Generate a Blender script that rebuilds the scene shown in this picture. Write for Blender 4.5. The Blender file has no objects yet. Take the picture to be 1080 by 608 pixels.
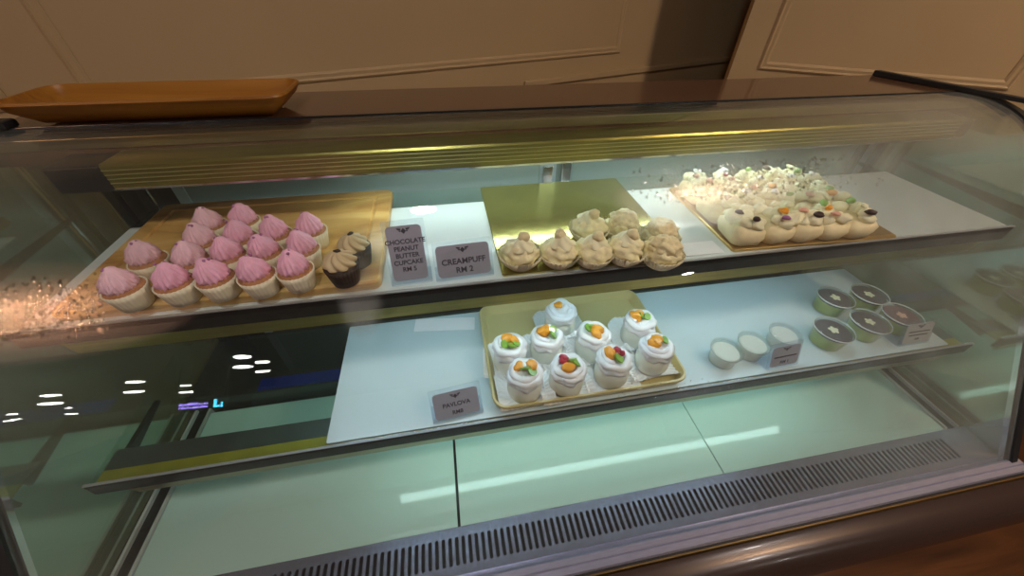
import bpy, bmesh, math, random
from mathutils import Vector, Matrix, noise
PI = math.pi
S = bpy.context.scene
COL = S.collection

# ------------------------------------------------------------------ camera
cam_data = bpy.data.cameras.new('camera')
cam = bpy.data.objects.new('camera', cam_data); COL.objects.link(cam)
FPX = 385.0
cam_data.sensor_fit = 'HORIZONTAL'; cam_data.sensor_width = 36.0
cam_data.lens = 36.0 * FPX / 1080.0
cam_data.clip_start = 0.01; cam_data.clip_end = 60
_r = Vector((0.983996, -0.177762, 0.012309)); _u = Vector((0.108203, 0.650976, 0.751347)); _f = Vector((0.141574, 0.737991, -0.659792))
_m = Matrix.Identity(4)
for i in range(3):
    _m[i][0] = _r[i]; _m[i][1] = _u[i]; _m[i][2] = -_f[i]
_m[0][3], _m[1][3], _m[2][3] = 0.5103, -0.1837, 0.6272
cam.matrix_world = _m
S.camera = cam

# ------------------------------------------------------------------ world, exposure
W = bpy.data.worlds.new('world'); S.world = W; W.use_nodes = True
W.node_tree.nodes['Background'].inputs[0].default_value = (0.9, 0.75, 0.6, 1)
W.node_tree.nodes['Background'].inputs[1].default_value = 0.02
S.view_settings.view_transform = 'Standard'; S.view_settings.look = 'None'
S.view_settings.gamma = 1.0; S.view_settings.use_curve_mapping = False
S.view_settings.exposure = 0.0
S.cycles.transparent_max_bounces = 32
S.cycles.max_bounces = 10
S.cycles.sample_clamp_indirect = 6.0

# ------------------------------------------------------------------ light levels (all tuned here)
HEADER_TUBE = 14.0      # cool tube inside the header, lights the upper shelf
SHELF_TUBE = 13.0       # cool tube behind the upper shelf rail, lights the lower shelf
LOWER_TUBE = 8.2        # cool tube behind the lower shelf rail, lights the base
WARM_LEFT = 620.0        # warm ceiling lamp left of the counter
WARM_RIGHT = 340.0      # warm ceiling lamp right of the counter
NEAR_LIGHTS = 178.0     # warm white downlights; the two over the counter are added front fill
FAR_LIGHTS = 40.0       # white downlights far down the hall

# ------------------------------------------------------------------ materials
def new_mat(name):
    m = bpy.data.materials.new(name); m.use_nodes = True
    nt = m.node_tree
    return m, nt, nt.nodes['Principled BSDF'], nt.nodes['Material Output']

def ramp(nt, stops):
    n = nt.nodes.new('ShaderNodeValToRGB')
    el = n.color_ramp.elements
    while len(el) < len(stops): el.new(0.5)
    for e, (p, c) in zip(el, stops):
        e.position = p; e.color = (*c, 1) if len(c) == 3 else c
    return n

def M(name, col, rough=0.5, metal=0.0, var=0.08, scale=30.0, bump=0.0, stretch=(1, 1, 1), sss=0.0, trans=0.0, coat=0.0, spec=0.5):
    m, nt, b, out = new_mat(name)
    tc = nt.nodes.new('ShaderNodeTexCoord'); mp = nt.nodes.new('ShaderNodeMapping')
    mp.inputs['Scale'].default_value = stretch
    nz = nt.nodes.new('ShaderNodeTexNoise'); nz.inputs['Scale'].default_value = scale; nz.inputs['Detail'].default_value = 4
    nt.links.new(tc.outputs['Object'], mp.inputs[0]); nt.links.new(mp.outputs[0], nz.inputs['Vector'])
    lo = tuple(max(0, c * (1 - var)) for c in col); hi = tuple(min(1, c * (1 + var)) for c in col)
    r = ramp(nt, [(0.3, lo), (0.7, hi)])
    nt.links.new(nz.outputs['Fac'], r.inputs[0]); nt.links.new(r.outputs[0], b.inputs['Base Color'])
    b.inputs['Roughness'].default_value = rough; b.inputs['Metallic'].default_value = metal
    b.inputs['Specular IOR Level'].default_value = spec
    if sss: 
        b.inputs['Subsurface Weight'].default_value = sss; b.inputs['Subsurface Radius'].default_value = (0.01, 0.008, 0.006); b.inputs['Subsurface Scale'].default_value = 0.5
    if trans: b.inputs['Transmission Weight'].default_value = trans
    if coat: b.inputs['Coat Weight'].default_value = coat
    if bump:
        bp = nt.nodes.new('ShaderNodeBump'); bp.inputs['Strength'].default_value = bump; bp.inputs['Distance'].default_value = 0.002
        nt.links.new(nz.outputs['Fac'], bp.inputs['Height']); nt.links.new(bp.outputs[0], b.inputs['Normal'])
    return m

def wood(name, c1, c2, c3, rough=0.4, axis_scale=(3, 40, 40), coat=0.0):
    m, nt, b, out = new_mat(name)
    tc = nt.nodes.new('ShaderNodeTexCoord'); mp = nt.nodes.new('ShaderNodeMapping'); mp.inputs['Scale'].default_value = axis_scale
    nz = nt.nodes.new('ShaderNodeTexNoise'); nz.inputs['Scale'].default_value = 1.0; nz.inputs['Detail'].default_value = 6; nz.inputs['Distortion'].default_value = 1.2
    nt.links.new(tc.outputs['Object'], mp.inputs[0]); nt.links.new(mp.outputs[0], nz.inputs['Vector'])
    r = ramp(nt, [(0.3, c1), (0.52, c2), (0.72, c3)])
    nt.links.new(nz.outputs['Fac'], r.inputs[0]); nt.links.new(r.outputs[0], b.inputs['Base Color'])
    b.inputs['Roughness'].default_value = rough; b.inputs['Coat Weight'].default_value = coat
    return m

def emit(name, col, strength):
    m, nt, b, out = new_mat(name)
    nt.nodes.remove(b)
    e = nt.nodes.new('ShaderNodeEmission'); e.inputs[0].default_value = (*col, 1); e.inputs[1].default_value = strength
    nt.links.new(e.outputs[0], out.inputs[0])
    return m

def glass(name, tint=(0.95, 0.98, 0.96), ior=1.45, rough=0.02, haze=0.0, haze_col=(0.8, 0.8, 0.78), fog=False, mirror=(1, 1, 1)):
    """thin pane: lets light straight through, mirrors by Fresnel; fog=True adds the breath of condensation"""
    m, nt, b, out = new_mat(name); nt.nodes.remove(b)
    N = nt.nodes; L = nt.links
    t = N.new('ShaderNodeBsdfTransparent'); t.inputs[0].default_value = (*tint, 1)
    g = N.new('ShaderNodeBsdfGlossy'); g.inputs['Roughness'].default_value = rough; g.inputs[0].default_value = (*mirror, 1)
    fr = N.new('ShaderNodeFresnel')
    bf = N.new('ShaderNodeNewGeometry'); io = N.new('ShaderNodeMapRange')      # same mirror strength on both faces of the pane
    io.inputs[3].default_value = ior; io.inputs[4].default_value = 1.0 / ior
    L.new(bf.outputs['Backfacing'], io.inputs[0]); L.new(io.outputs[0], fr.inputs[0])
    mx = N.new('ShaderNodeMixShader'); L.new(fr.outputs[0], mx.inputs[0]); L.new(t.outputs[0], mx.inputs[1]); L.new(g.outputs[0], mx.inputs[2])
    last = mx
    if haze or fog:
        d = N.new('ShaderNodeBsdfDiffuse'); d.inputs[0].default_value = (*haze_col, 1)
        tl = N.new('ShaderNodeBsdfTranslucent'); tl.inputs[0].default_value = (*haze_col, 1)
        hm = N.new('ShaderNodeMixShader'); hm.inputs[0].default_value = 0.5
        L.new(d.outputs[0], hm.inputs[1]); L.new(tl.outputs[0], hm.inputs[2])
        m2 = N.new('ShaderNodeMixShader'); m2.inputs[0].default_value = haze
        L.new(mx.outputs[0], m2.inputs[1]); L.new(hm.outputs[0], m2.inputs[2]); last = m2
        if fog:
            geo = N.new('ShaderNodeNewGeometry'); sp = N.new('ShaderNodeSeparateXYZ'); L.new(geo.outputs['Position'], sp.inputs[0])
            def mr(src, a, bb, lo, hi):
                n = N.new('ShaderNodeMapRange'); n.interpolation_type = 'SMOOTHSTEP'
                n.inputs[1].default_value = a; n.inputs[2].default_value = bb; n.inputs[3].default_value = lo; n.inputs[4].default_value = hi
                L.new(src, n.inputs[0]); return n.outputs[0]
            def op(o, a, bb):
                n = N.new('ShaderNodeMath'); n.operation = o
                for k, v in ((0, a), (1, bb)):
                    if isinstance(v, (int, float)): n.inputs[k].default_value = v
                    else: L.new(v, n.inputs[k])
                return n.outputs[0]
            X, Z = sp.outputs['X'], sp.outputs['Z']
            right = mr(X, 0.80, 1.30, 0.0, FOG_RIGHT)
            left = mr(X, 0.20, -0.02, 0.0, FOG_LEFT)
            def blob(cx, wx, cz, wz, amp):
                a = op('POWER', op('DIVIDE', op('SUBTRACT', X, cx), wx), 2.0); c = op('POWER', op('DIVIDE', op('SUBTRACT', Z, cz), wz), 2.0)
                return mr(op('ADD', a, c), 0.0, 1.0, amp, 0.0)
            drip = blob(0.398, 0.028, 0.345, 0.045, FOG_DRIP)
            top = blob(0.93, 0.30, 0.425, 0.035, FOG_TOP)
            puff = blob(0.80, 0.10, 0.395, 0.05, FOG_TOP * 0.6)
            patch = blob(0.08, 0.13, 0.358, 0.036, FOG_PATCH)
            nz = N.new('ShaderNodeTexNoise'); nz.inputs['Scale'].default_value = 14; L.new(geo.outputs['Position'], nz.inputs['Vector'])
            nr = mr(nz.outputs['Fac'], 0.25, 0.75, 0.7, 1.25)
            tot = op('MULTIPLY', op('ADD', op('ADD', op('ADD', right, left), op('ADD', drip, top)), op('ADD', puff, patch)), nr)
            tot = op('MINIMUM', op('ADD', tot, haze), 0.7)
            L.new(tot, m2.inputs[0])
            # the mist also blurs the mirror image in the glass
            rg = op('MULTIPLY', op('MINIMUM', op('ADD', blob(0.08, 0.20, 0.360, 0.05, 1.0), blob(0.84, 0.16, 0.414, 0.04, 1.0)), 1.0), 2.0)
            L.new(mr(rg, 0.0, 1.0, rough, 0.34), g.inputs['Roughness'])
            # wet patch: rough mirror that smears the warm lamp
            g2 = N.new('ShaderNodeBsdfGlossy'); g2.inputs['Roughness'].default_value = 0.32
            m3 = N.new('ShaderNodeMixShader'); wet = op('ADD', blob(0.08, 0.13, 0.360, 0.032, 0.07), blob(0.83, 0.07, 0.414, 0.014, 0.08)); L.new(wet, m3.inputs[0])
            L.new(m2.outputs[0], m3.inputs[1]); L.new(g2.outputs[0], m3.inputs[2]); last = m3
    L.new(last.outputs[0], out.inputs[0])
    return m

FOG_RIGHT, FOG_LEFT, FOG_DRIP, FOG_TOP, FOG_PATCH = 0.14, 0.07, 0.24, 0.13, 0.035

mt = {}
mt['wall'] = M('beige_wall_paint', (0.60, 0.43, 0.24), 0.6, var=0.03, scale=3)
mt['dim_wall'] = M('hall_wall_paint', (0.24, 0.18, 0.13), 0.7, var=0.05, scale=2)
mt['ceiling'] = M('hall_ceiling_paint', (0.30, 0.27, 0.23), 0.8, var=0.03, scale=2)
mt['floor'] = wood('hall_floor_boards', (0.04, 0.013, 0.005), (0.09, 0.03, 0.011), (0.15, 0.058, 0.02), 0.35, (1.5, 14, 14))
mt['steel'] = M('brushed_steel', (0.42, 0.44, 0.60), 0.26, 0.75, 0.10, 60, stretch=(1, 8, 8))
mt['chrome'] = M('polished_chrome', (0.75, 0.75, 0.74), 0.12, 1.0, 0.03)
mt['dark'] = M('black_gasket', (0.018, 0.018, 0.02), 0.45, 0.0, 0.1)
mt['dark_metal'] = M('dark_anodised_rail', (0.06, 0.06, 0.062), 0.22, 0.8, 0.12, 25, stretch=(1, 6, 6))
mt['gold_alu'] = M('gold_anodised_aluminium', (0.34, 0.31, 0.09), 0.30, 0.8, 0.15, 12, stretch=(1.5, 12, 12))
mt['olive_alu'] = M('champagne_aluminium', (0.36, 0.33, 0.20), 0.3, 0.85, 0.12, 12, stretch=(1.5, 12, 12))
mt['tray_steel'] = M('grey_lamp_tray', (0.20, 0.20, 0.21), 0.3, 0.7, 0.06)
mt['edge'] = M('pale_edge_strip', (0.62, 0.66, 0.66), 0.25, 0.3, 0.05)
mt['rib'] = M('polished_rib', (0.72, 0.68, 0.36), 0.3, 0.5, 0.05)
mt['sill'] = M('pale_steel_sill', (0.50, 0.52, 0.74), 0.30, 0.6, 0.08, 60, stretch=(1, 8, 8))
mt['gold_flat'] = M('yellow_gold_strip', (0.46, 0.37, 0.05), 0.4, 0.3, 0.1)
mt['rail_top'] = M('satin_rail_edge', (0.42, 0.44, 0.46), 0.55, 0.5, 0.05)
mt['gold_trim'] = M('brass_trim', (0.75, 0.48, 0.18), 0.25, 1.0, 0.05)
mt['brown'] = M('brown_laminate', (0.13, 0.065, 0.038), 0.16, 0.0, 0.12, 6, stretch=(1, 10, 10), coat=0.3)
mt['bumper'] = M('brown_glossy_bumper', (0.07, 0.044, 0.038), 0.26, 0.25, 0.08, 5, coat=0.1)
mt['base'] = M('pale_green_base_glass', (0.50, 0.70, 0.66), 0.07, 0.0, 0.02, 3, coat=0.2)
mt['channel'] = M('grey_channel', (0.035, 0.04, 0.042), 0.3, 0.7, 0.1)
mt['rear'] = M('dark_rear_track', (0.085, 0.085, 0.08), 0.25, 0.4, 0.1)
mt['blue_reflection'] = M('painted_blue_reflection', (0.03, 0.06, 0.42), 0.22, 0.2, 0.2, 20)
mt['door'] = M('frosted_green_door', (0.24, 0.28, 0.26), 0.3, 0.0, 0.03, 4)
mt['stile'] = M('grey_door_stile', (0.42, 0.46, 0.48), 0.35, 0.4, 0.05)
mt['liner'] = M('white_acrylic_liner', (0.70, 0.78, 0.81), 0.22, 0.0, 0.015, 5)
mt['liner_dimmed'] = M('white_acrylic_liner_dimmed', (0.60, 0.72, 0.78), 0.22, 0.0, 0.015, 5)  # same white acrylic, the lower shelf's weaker light put into its colour
mt['pane'] = glass('shelf_glass', (0.90, 0.96, 0.93), 1.45, 0.02)
mt['end'] = glass('end_glass', (0.72, 0.80, 0.74), 5.0, 0.06, haze=0.14, haze_col=(0.42, 0.54, 0.42), mirror=(0.78, 0.95, 0.82))
mt['front'] = glass('front_glass_clear', (0.98, 0.99, 0.98), 1.45, 0.012)
mt['foggy'] = glass('front_glass_misted', (0.98, 0.99, 0.98), 1.5, 0.012, haze=0.012, fog=True)
mt['drop'] = glass('water_drop', (0.80, 0.80, 0.78), 2.8, 0.06)
mt['tube'] = emit('cool_tube_upper', (0.78, 1.0, 1.0), HEADER_TUBE)
mt['tube2'] = emit('cool_tube_shelf', (0.64, 0.88, 1.0), SHELF_TUBE)
mt['tube3'] = emit('cool_tube_lower', (0.68, 1.0, 0.96), LOWER_TUBE)
mt['tray_wood'] = wood('tray_orange_wood', (0.25, 0.085, 0.010), (0.34, 0.135, 0.016), (0.40, 0.17, 0.024), 0.4, (4, 60, 60))
mt['board_wood'] = wood('board_honey_wood', (0.38, 0.17, 0.04), (0.70, 0.43, 0.14), (0.82, 0.58, 0.25), 0.35, (5, 22, 22))
mt['gold_foil'] = M('gold_foil_board', (0.54, 0.46, 0.14), 0.18, 0.9, 0.15, 16, bump=0.6)
mt['gold_foil2'] = M('gold_foil_card', (0.60, 0.40, 0.13), 0.3, 0.8, 0.12, 9, bump=0.2)
mt['plastic_tray'] = M('tan_plastic_tray', (0.60, 0.50, 0.24), 0.28, 0.1, 0.05, 8)
mt['pink'] = M('pink_frosting', (0.92, 0.50, 0.69), 0.55, 0, 0.08, 160, 0.3, sss=0.15)
mt['pink2'] = M('pale_pink_frosting', (0.92, 0.60, 0.72), 0.55, 0, 0.08, 160, 0.3, sss=0.15)
mt['purple'] = M('lilac_sprinkle', (0.42, 0.16, 0.36), 0.5)
mt['sponge'] = M('brown_sponge', (0.42, 0.20, 0.09), 0.8, 0, 0.2, 250, 0.5)
mt['liner_paper'] = M('cream_paper_cup', (0.86, 0.80, 0.62), 0.7, 0, 0.04, 60)
mt['mocha'] = M('peanut_butter_cream', (0.62, 0.50, 0.30), 0.5, 0, 0.07, 120, 0.2, sss=0.1)
mt['choc'] = M('dark_chocolate', (0.045, 0.028, 0.022), 0.5, 0, 0.2, 150, 0.3)
mt['choux'] = M('choux_crust', (0.92, 0.83, 0.52), 0.6, 0, 0.14, 120, 0.5)
mt['choux_top'] = M('choux_cap', (0.88, 0.77, 0.47), 0.6, 0, 0.16, 160, 0.5)
mt['cup_paper'] = M('pale_paper_cup', (0.80, 0.74, 0.52), 0.6, 0, 0.04, 60)
mt['bun'] = M('cream_bun_dough', (0.86, 0.76, 0.47), 0.55, 0, 0.08, 60, 0.3)
mt['cream'] = M('pale_cream', (0.90, 0.87, 0.60), 0.45, 0, 0.05, 90, 0.3, sss=0.1)
mt['white'] = M('white_whipped_cream', (0.90, 0.91, 0.96), 0.5, 0, 0.02, 90, 0.15, sss=0.1)
mt['meringue'] = M('meringue', (0.84, 0.86, 0.78), 0.6, 0, 0.03, 60, 0.2, sss=0.1)
mt['doily'] = M('white_pleated_paper', (0.84, 0.85, 0.87), 0.7, 0, 0.02, 60)
mt['orange'] = M('orange_fruit', (0.85, 0.36, 0.03), 0.3, 0, 0.15, 120, coat=0.3)
mt['green'] = M('green_kiwi', (0.22, 0.42, 0.06), 0.3, 0, 0.25, 120, coat=0.3)
mt['red'] = M('dark_red_fruit', (0.42, 0.02, 0.05), 0.3, 0, 0.25, 120, coat=0.3)
mt['raisin'] = M('dark_raisin', (0.06, 0.035, 0.03), 0.4, 0, 0.2, 120)
mt['peach'] = M('pale_pink_fruit', (0.80, 0.45, 0.34), 0.4, 0, 0.15, 120)
mt['acrylic'] = glass('clear_acrylic', (0.95, 0.97, 0.99), 1.45, 0.03, haze=0.07, haze_col=(0.85, 0.88, 0.95))
mt['label'] = M('grey_label_card', (0.37, 0.38, 0.48), 0.5, 0, 0.04, 40)
mt['label_pale'] = M('pale_grey_label_card', (0.46, 0.46, 0.47), 0.5, 0, 0.04, 40)
mt['ink'] = M('dark_ink', (0.055, 0.05, 0.075), 0.6, 0, 0.02)
mt['paper'] = M('white_slip_paper', (0.86, 0.87, 0.92), 0.7, 0, 0.02, 40)
mt['pudding'] = M('white_pudding', (0.84, 0.84, 0.80), 0.3, 0, 0.03, 30)
mt['cup_clear'] = glass('clear_plastic_cup', (0.96, 0.97, 0.96), 1.35, 0.05, haze=0.05, haze_col=(0.8, 0.85, 0.82))
mt['green_jelly'] = M('green_pandan_pudding', (0.46, 0.56, 0.13), 0.35, 0, 0.15, 70)
mt['purple_top'] = M('dark_purple_topping', (0.13, 0.10, 0.115), 0.25, 0, 0.15, 60, coat=0.2)
mt['red_top'] = M('brown_red_topping', (0.25, 0.11, 0.13), 0.25, 0, 0.15, 60, coat=0.2)
mt['clear_lid'] = glass('clear_plastic_lid', (0.95, 0.96, 0.96), 1.45, 0.08, haze=0.04)
mt['lid_rim'] = M('clear_rim', (0.75, 0.78, 0.76), 0.15, 0, 0.02)
mt['lamp_housing'] = M('white_lamp_ring', (0.7, 0.7, 0.68), 0.4)
mt['lamp_far'] = emit('far_lamp_glow', (1.0, 0.97, 0.92), FAR_LIGHTS)
mt['lamp_near'] = emit('warm_white_lamp', (0.97, 0.95, 0.90), NEAR_LIGHTS)
mt['lamp_warm_left'] = emit('warm_lamp_left', (1.0, 0.48, 0.26), WARM_LEFT)
mt['lamp_warm_right'] = emit('warm_lamp_right', (1.0, 0.70, 0.44), WARM_RIGHT)
mt['led_violet'] = emit('violet_led', (0.35, 0.25, 1.0), 14)
mt['led_cyan'] = emit('cyan_led', (0.08, 0.65, 1.0), 14)

# ------------------------------------------------------------------ mesh helpers
class MB:
    def __init__(s): s.v = []; s.f = []; s.mi = []
    def add(s, verts, faces, mi=0):
        o = len(s.v); s.v += [tuple(p) for p in verts]
        for f in faces: s.f.append([i + o for i in f]); s.mi.append(mi)
        return s
    def box(s, x0, x1, y0, y1, z0, z1, mi=0):
        v = [(x, y, z) for x in (x0, x1) for y in (y0, y1) for z in (z0, z1)]
        return s.add(v, [(0, 1, 3, 2), (4, 6, 7, 5), (0, 4, 5, 1), (2, 3, 7, 6), (0, 2, 6, 4), (1, 5, 7, 3)], mi)
    def extrude_x(s, prof, x0, x1, mi=0, closed=True, caps=True):
        """profile of (y,z) swept along x"""
        n = len(prof)
        v = [(x0, y, z) for y, z in prof] + [(x1, y, z) for y, z in prof]
        f = [(i, (i + 1) % n, n + (i + 1) % n, n + i) for i in range(n if closed else n - 1)]
        if caps and closed: f += [tuple(range(n - 1, -1, -1)), tuple(range(n, 2 * n))]
        return s.add(v, f, mi)
    def tube(s, a, b, r, n=12, mi=0, r2=None):
        a = Vector(a); b = Vector(b); d = (b - a).normalized()
        u = d.orthogonal().normalized(); w = d.cross(u); r2 = r if r2 is None else r2
        v = []
        for c, rr in ((a, r), (b, r2)):
            for k in range(n):
                t = 2 * PI * k / n; v.append(c + u * math.cos(t) * rr + w * math.sin(t) * rr)
        f = [(k, (k + 1) % n, n + (k + 1) % n, n + k) for k in range(n)] + [tuple(range(n - 1, -1, -1)), tuple(range(n, 2 * n))]
        return s.add(v, f, mi)
    def lathe(s, prof, n=32, fn=None, mi=0, c=(0, 0, 0), cap0=True, cap1=True):
        """prof: (r,z); fn(theta, i, r, z)->(r,z) ripples"""
        v = []; f = []
        for i, (r, z) in enumerate(prof):
            for k in range(n):
                t = 2 * PI * k / n
                rr, zz = fn(t, i, r, z) if fn else (r, z)
                v.append((c[0] + rr * math.cos(t), c[1] + rr * math.sin(t), c[2] + zz))
        for i in range(len(prof) - 1):
            for k in range(n):
                f.append((i * n + k, i * n + (k + 1) % n, (i + 1) * n + (k + 1) % n, (i + 1) * n + k))
        if cap0: f.append(tuple(range(n - 1, -1, -1)))
        if cap1: f.append(tuple(range((len(prof) - 1) * n, len(prof) * n)))
        return s.add(v, f, mi)
    def blob(s, c, r, seed=0, amp=0.2, freq=40, n=14, m=10, sq=(1, 1, 1), rot=0.0, mi=0):
        v = []; f = []; c = Vector(c); sd = Vector((seed * 3.17, seed * 1.31, seed * 0.77))
        for j in range(m + 1):
            ph = PI * j / m
            for k in range(n):
                t = 2 * PI * k / n
                d = Vector((math.sin(ph) * math.cos(t), math.sin(ph) * math.sin(t), math.cos(ph)))
                q = 1 + amp * noise.noise(d * r * freq + sd)
                p = Vector((d.x * r * q * sq[0], d.y * r * q * sq[1], d.z * r * q * sq[2]))
                p = Matrix.Rotation(rot, 3, 'Z') @ p
                v.append(c + p)
        for j in range(m):
            for k in range(n):
                f.append((j * n + k, (j + 1) * n + k, (j + 1) * n + (k + 1) % n, j * n + (k + 1) % n))
        return s.add(v, f, mi)
    def stack(s, w, d, r, loops, seg=5, mi=0, c=(0, 0, 0), cap0=True, cap1=True):
        """rounded rectangle loops: (inset, z)"""
        v = []; f = []; n = 4 * (seg + 1)
        for ins, z in loops:
            hw, hd, rr = w / 2 - ins, d / 2 - ins, max(0.0008, r - ins)
            for ci, (sx, sy) in enumerate(((1, 1), (-1, 1), (-1, -1), (1, -1))):
                for k in range(seg + 1):
                    t = PI / 2 * (ci + k / seg)
                    v.append((c[0] + sx * (hw - rr) + rr * math.cos(t), c[1] + sy * (hd - rr) + rr * math.sin(t), c[2] + z))
        for i in range(len(loops) - 1):
            for k in range(n): f.append((i * n + k, i * n + (k + 1) % n, (i + 1) * n + (k + 1) % n, (i + 1) * n + k))
        if cap0: f.append(tuple(range(n - 1, -1, -1)))
        if cap1: f.append(tuple(range((len(loops) - 1) * n, len(loops) * n)))
        return s.add(v, f, mi)
    def mesh(s, name, mats, smooth=False, angle=None):
        me = bpy.data.meshes.new(name); me.from_pydata(s.v, [], s.f)
        for m in (mats if isinstance(mats, (list, tuple)) else [mats]): me.materials.append(m)
        for p, i in zip(me.polygons, s.mi): p.material_index = i; p.use_smooth = smooth
        me.update()
        bm = bmesh.new(); bm.from_mesh(me); bmesh.ops.recalc_face_normals(bm, faces=bm.faces)
        if smooth and angle:
            for e in bm.edges:
                if len(e.link_faces) == 2 and e.calc_face_angle(0) > angle: e.smooth = False
        bm.to_mesh(me); bm.free()
        return me
    def obj(s, name, mats, parent=None, smooth=False, angle=None, bevel=0):
        o = bpy.data.objects.new(name, s.mesh(name, mats, smooth, angle)); COL.objects.link(o)
        if parent is not None:
            o.parent = parent
        if bevel:
            b = o.modifiers.new('bevel', 'BEVEL'); b.width = bevel; b.segments = 2; b.limit_method = 'ANGLE'
        return o

def tag(o, label, cat, group=None, kind=None):
    if label: o['label'] = label
    if cat: o['category'] = cat
    if group: o['group'] = group
    if kind: o['kind'] = kind
    return o
def thing(name, label, cat, loc=(0, 0, 0), rz=0, group=None):
    o = bpy.data.objects.new(name, None); COL.objects.link(o); o.location = loc; o.rotation_euler = (0, 0, rz)
    o.empty_display_size = 0.02
    return tag(o, label, cat, group)
def structure(o): o['kind'] = 'structure'; return o
def dup(root, loc, rz, label):
    r = root.copy(); COL.objects.link(r); r.location = loc; r.rotation_euler = (0, 0, rz); r['label'] = label
    for ch in list(root.children):
        c = ch.copy(); COL.objects.link(c); c.parent = r
        for g in list(ch.children):
            k = g.copy(); COL.objects.link(k); k.parent = c
    return r

# ------------------------------------------------------------------ the room
FZ, CZ = -0.72, 1.95
o = MB().box(-12.2, 7.2, -12.7, 4, FZ - 0.05, FZ).obj('floor', mt['floor']); structure(o)
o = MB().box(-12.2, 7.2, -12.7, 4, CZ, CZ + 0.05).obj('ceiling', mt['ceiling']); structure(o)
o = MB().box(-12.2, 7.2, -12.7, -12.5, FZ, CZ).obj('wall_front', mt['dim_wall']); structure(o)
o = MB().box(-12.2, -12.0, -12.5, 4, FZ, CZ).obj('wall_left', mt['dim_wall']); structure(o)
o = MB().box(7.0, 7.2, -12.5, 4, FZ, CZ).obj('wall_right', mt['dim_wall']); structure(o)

class Wall:
    """vertical wall plane: origin, horizontal direction, normal to the room"""
    def __init__(s, p, d, n): s.p = Vector(p); s.d = Vector(d).normalized(); s.n = Vector(n).normalized()
    def pt(s, a, h, z): q = s.p + s.d * a + s.n * h; return (q.x, q.y, z)
    def slab(s, mb, a0, a1, z0, z1, h0, h1):
        v = [s.pt(a, h, z) for a in (a0, a1) for h in (h0, h1) for z in (z0, z1)]
        mb.add(v, [(0, 1, 3, 2), (4, 6, 7, 5), (0, 4, 5, 1), (2, 3, 7, 6), (0, 2, 6, 4), (1, 5, 7, 3)])
    def frame(s, name, a0, a1, z0, z1, mat):
        """picture-frame moulding, stepped profile"""
        mb = MB(); prof = [(0.0, 0.0), (0.0, 0.004), (0.005, 0.007), (0.010, 0.004), (0.018, 0.005), (0.024, 0.002), (0.024, 0.0)]
        v = []; n = len(prof)
        for ins, h in prof:
            for a, z in ((a0 + ins, z0 + ins), (a1 - ins, z0 + ins), (a1 - ins, z1 - ins), (a0 + ins, z1 - ins)): v.append(s.pt(a, h, z))
        f = [(i * 4 + k, i * 4 + (k + 1) % 4, (i + 1) * 4 + (k + 1) % 4, (i + 1) * 4 + k) for i in range(n - 1) for k in range(4)]
        mb.add(v, f); return structure(mb.obj(name, mat))
wl = Wall((0.4, 1.15, 0), (0.945, 0.326, 0), (0.326, -0.945, 0))
mb = MB(); wl.slab(mb, -9.5, 1.75, FZ, CZ, -0.12, 0.0); structure(mb.obj('wall_back', mt['wall']))
wr = Wall((1.532, 1.129, 0), (0.8406, -0.5416, 0), (-0.5416, -0.8406, 0))
mb = MB(); wr.slab(mb, 0.0, 6.4, FZ, CZ, -0.12, 0.0); structure(mb.obj('wall_column', mt['wall']))
wl.frame('trim_1', -0.735, 0.895, 0.375, 1.55, mt['wall'])
wl.frame('trim_2', -2.4, -0.86, 0.375, 1.55, mt['wall'])
mb = MB(); wl.slab(mb, 0.45, 1.7, 0.295, 0.315, 0.0, 0.012); structure(mb.obj('trim_3', mt['wall'], bevel=0.003))
wr.frame('trim_4', 0.082, 0.742, 0.375, 1.55, mt['wall'])
wr.frame('trim_5', 0.86, 2.2, 0.375, 1.55, mt['wall'])

# ------------------------------------------------------------------ the display case
Z1, Y1 = 0.3443, 0.144      # upper shelf: top of its glass, front edge
Z2, Y2 = 0.1488, 0.0755     # lower shelf
ROOT = Vector((0.7, 0.18, FZ))
case = thing('display_case', 'long refrigerated bakery display case with curved glass front and two lit shelves', 'display case', ROOT)
def part(mb, name, mats, smooth=False, angle=None, bevel=0, parent=None, label=None):
    o = mb.obj(name, mats, parent or case, smooth, angle, bevel)
    if parent is None: o.location = -ROOT
    if label: o['label'] = label
    return o

# base cabinet under the glazed part
b = MB(); b.box(-0.03, 1.43, -0.07, 0.50, FZ + 0.06, -0.035); b.box(0.0, 1.4, -0.03, 0.47, FZ, FZ + 0.06)
part(b, 'base_cabinet', mt['brown'], bevel=0.004)
# floor panels of pale green glass, black gaps between
for x0, x1 in ((0.032, 0.4695), (0.4735, 0.9085), (0.9100, 1.358)):
    part(MB().box(x0, x1, 0.0, 0.264, -0.006, 0.0), 'base_panel', mt['base'], bevel=0.0008)
part(MB().box(-0.03, 1.43, -0.056, 0.47, -0.034, -0.010), 'base_pan', mt['dark'])
# side channels: dark groove between two bright lines
for x0, x1 in ((0.004, 0.031), (1.359, 1.388)):
    part(MB().box(x0 + 0.004, x1 - 0.004, 0.0, 0.42, -0.009, -0.003), 'side_channel', mt['channel'])
    part(MB().box(x0, x0 + 0.004, 0.0, 0.42, -0.009, 0.003).box(x1 - 0.004, x1, 0.0, 0.42, -0.009, 0.003), 'channel_edge', mt['edge'])
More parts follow.
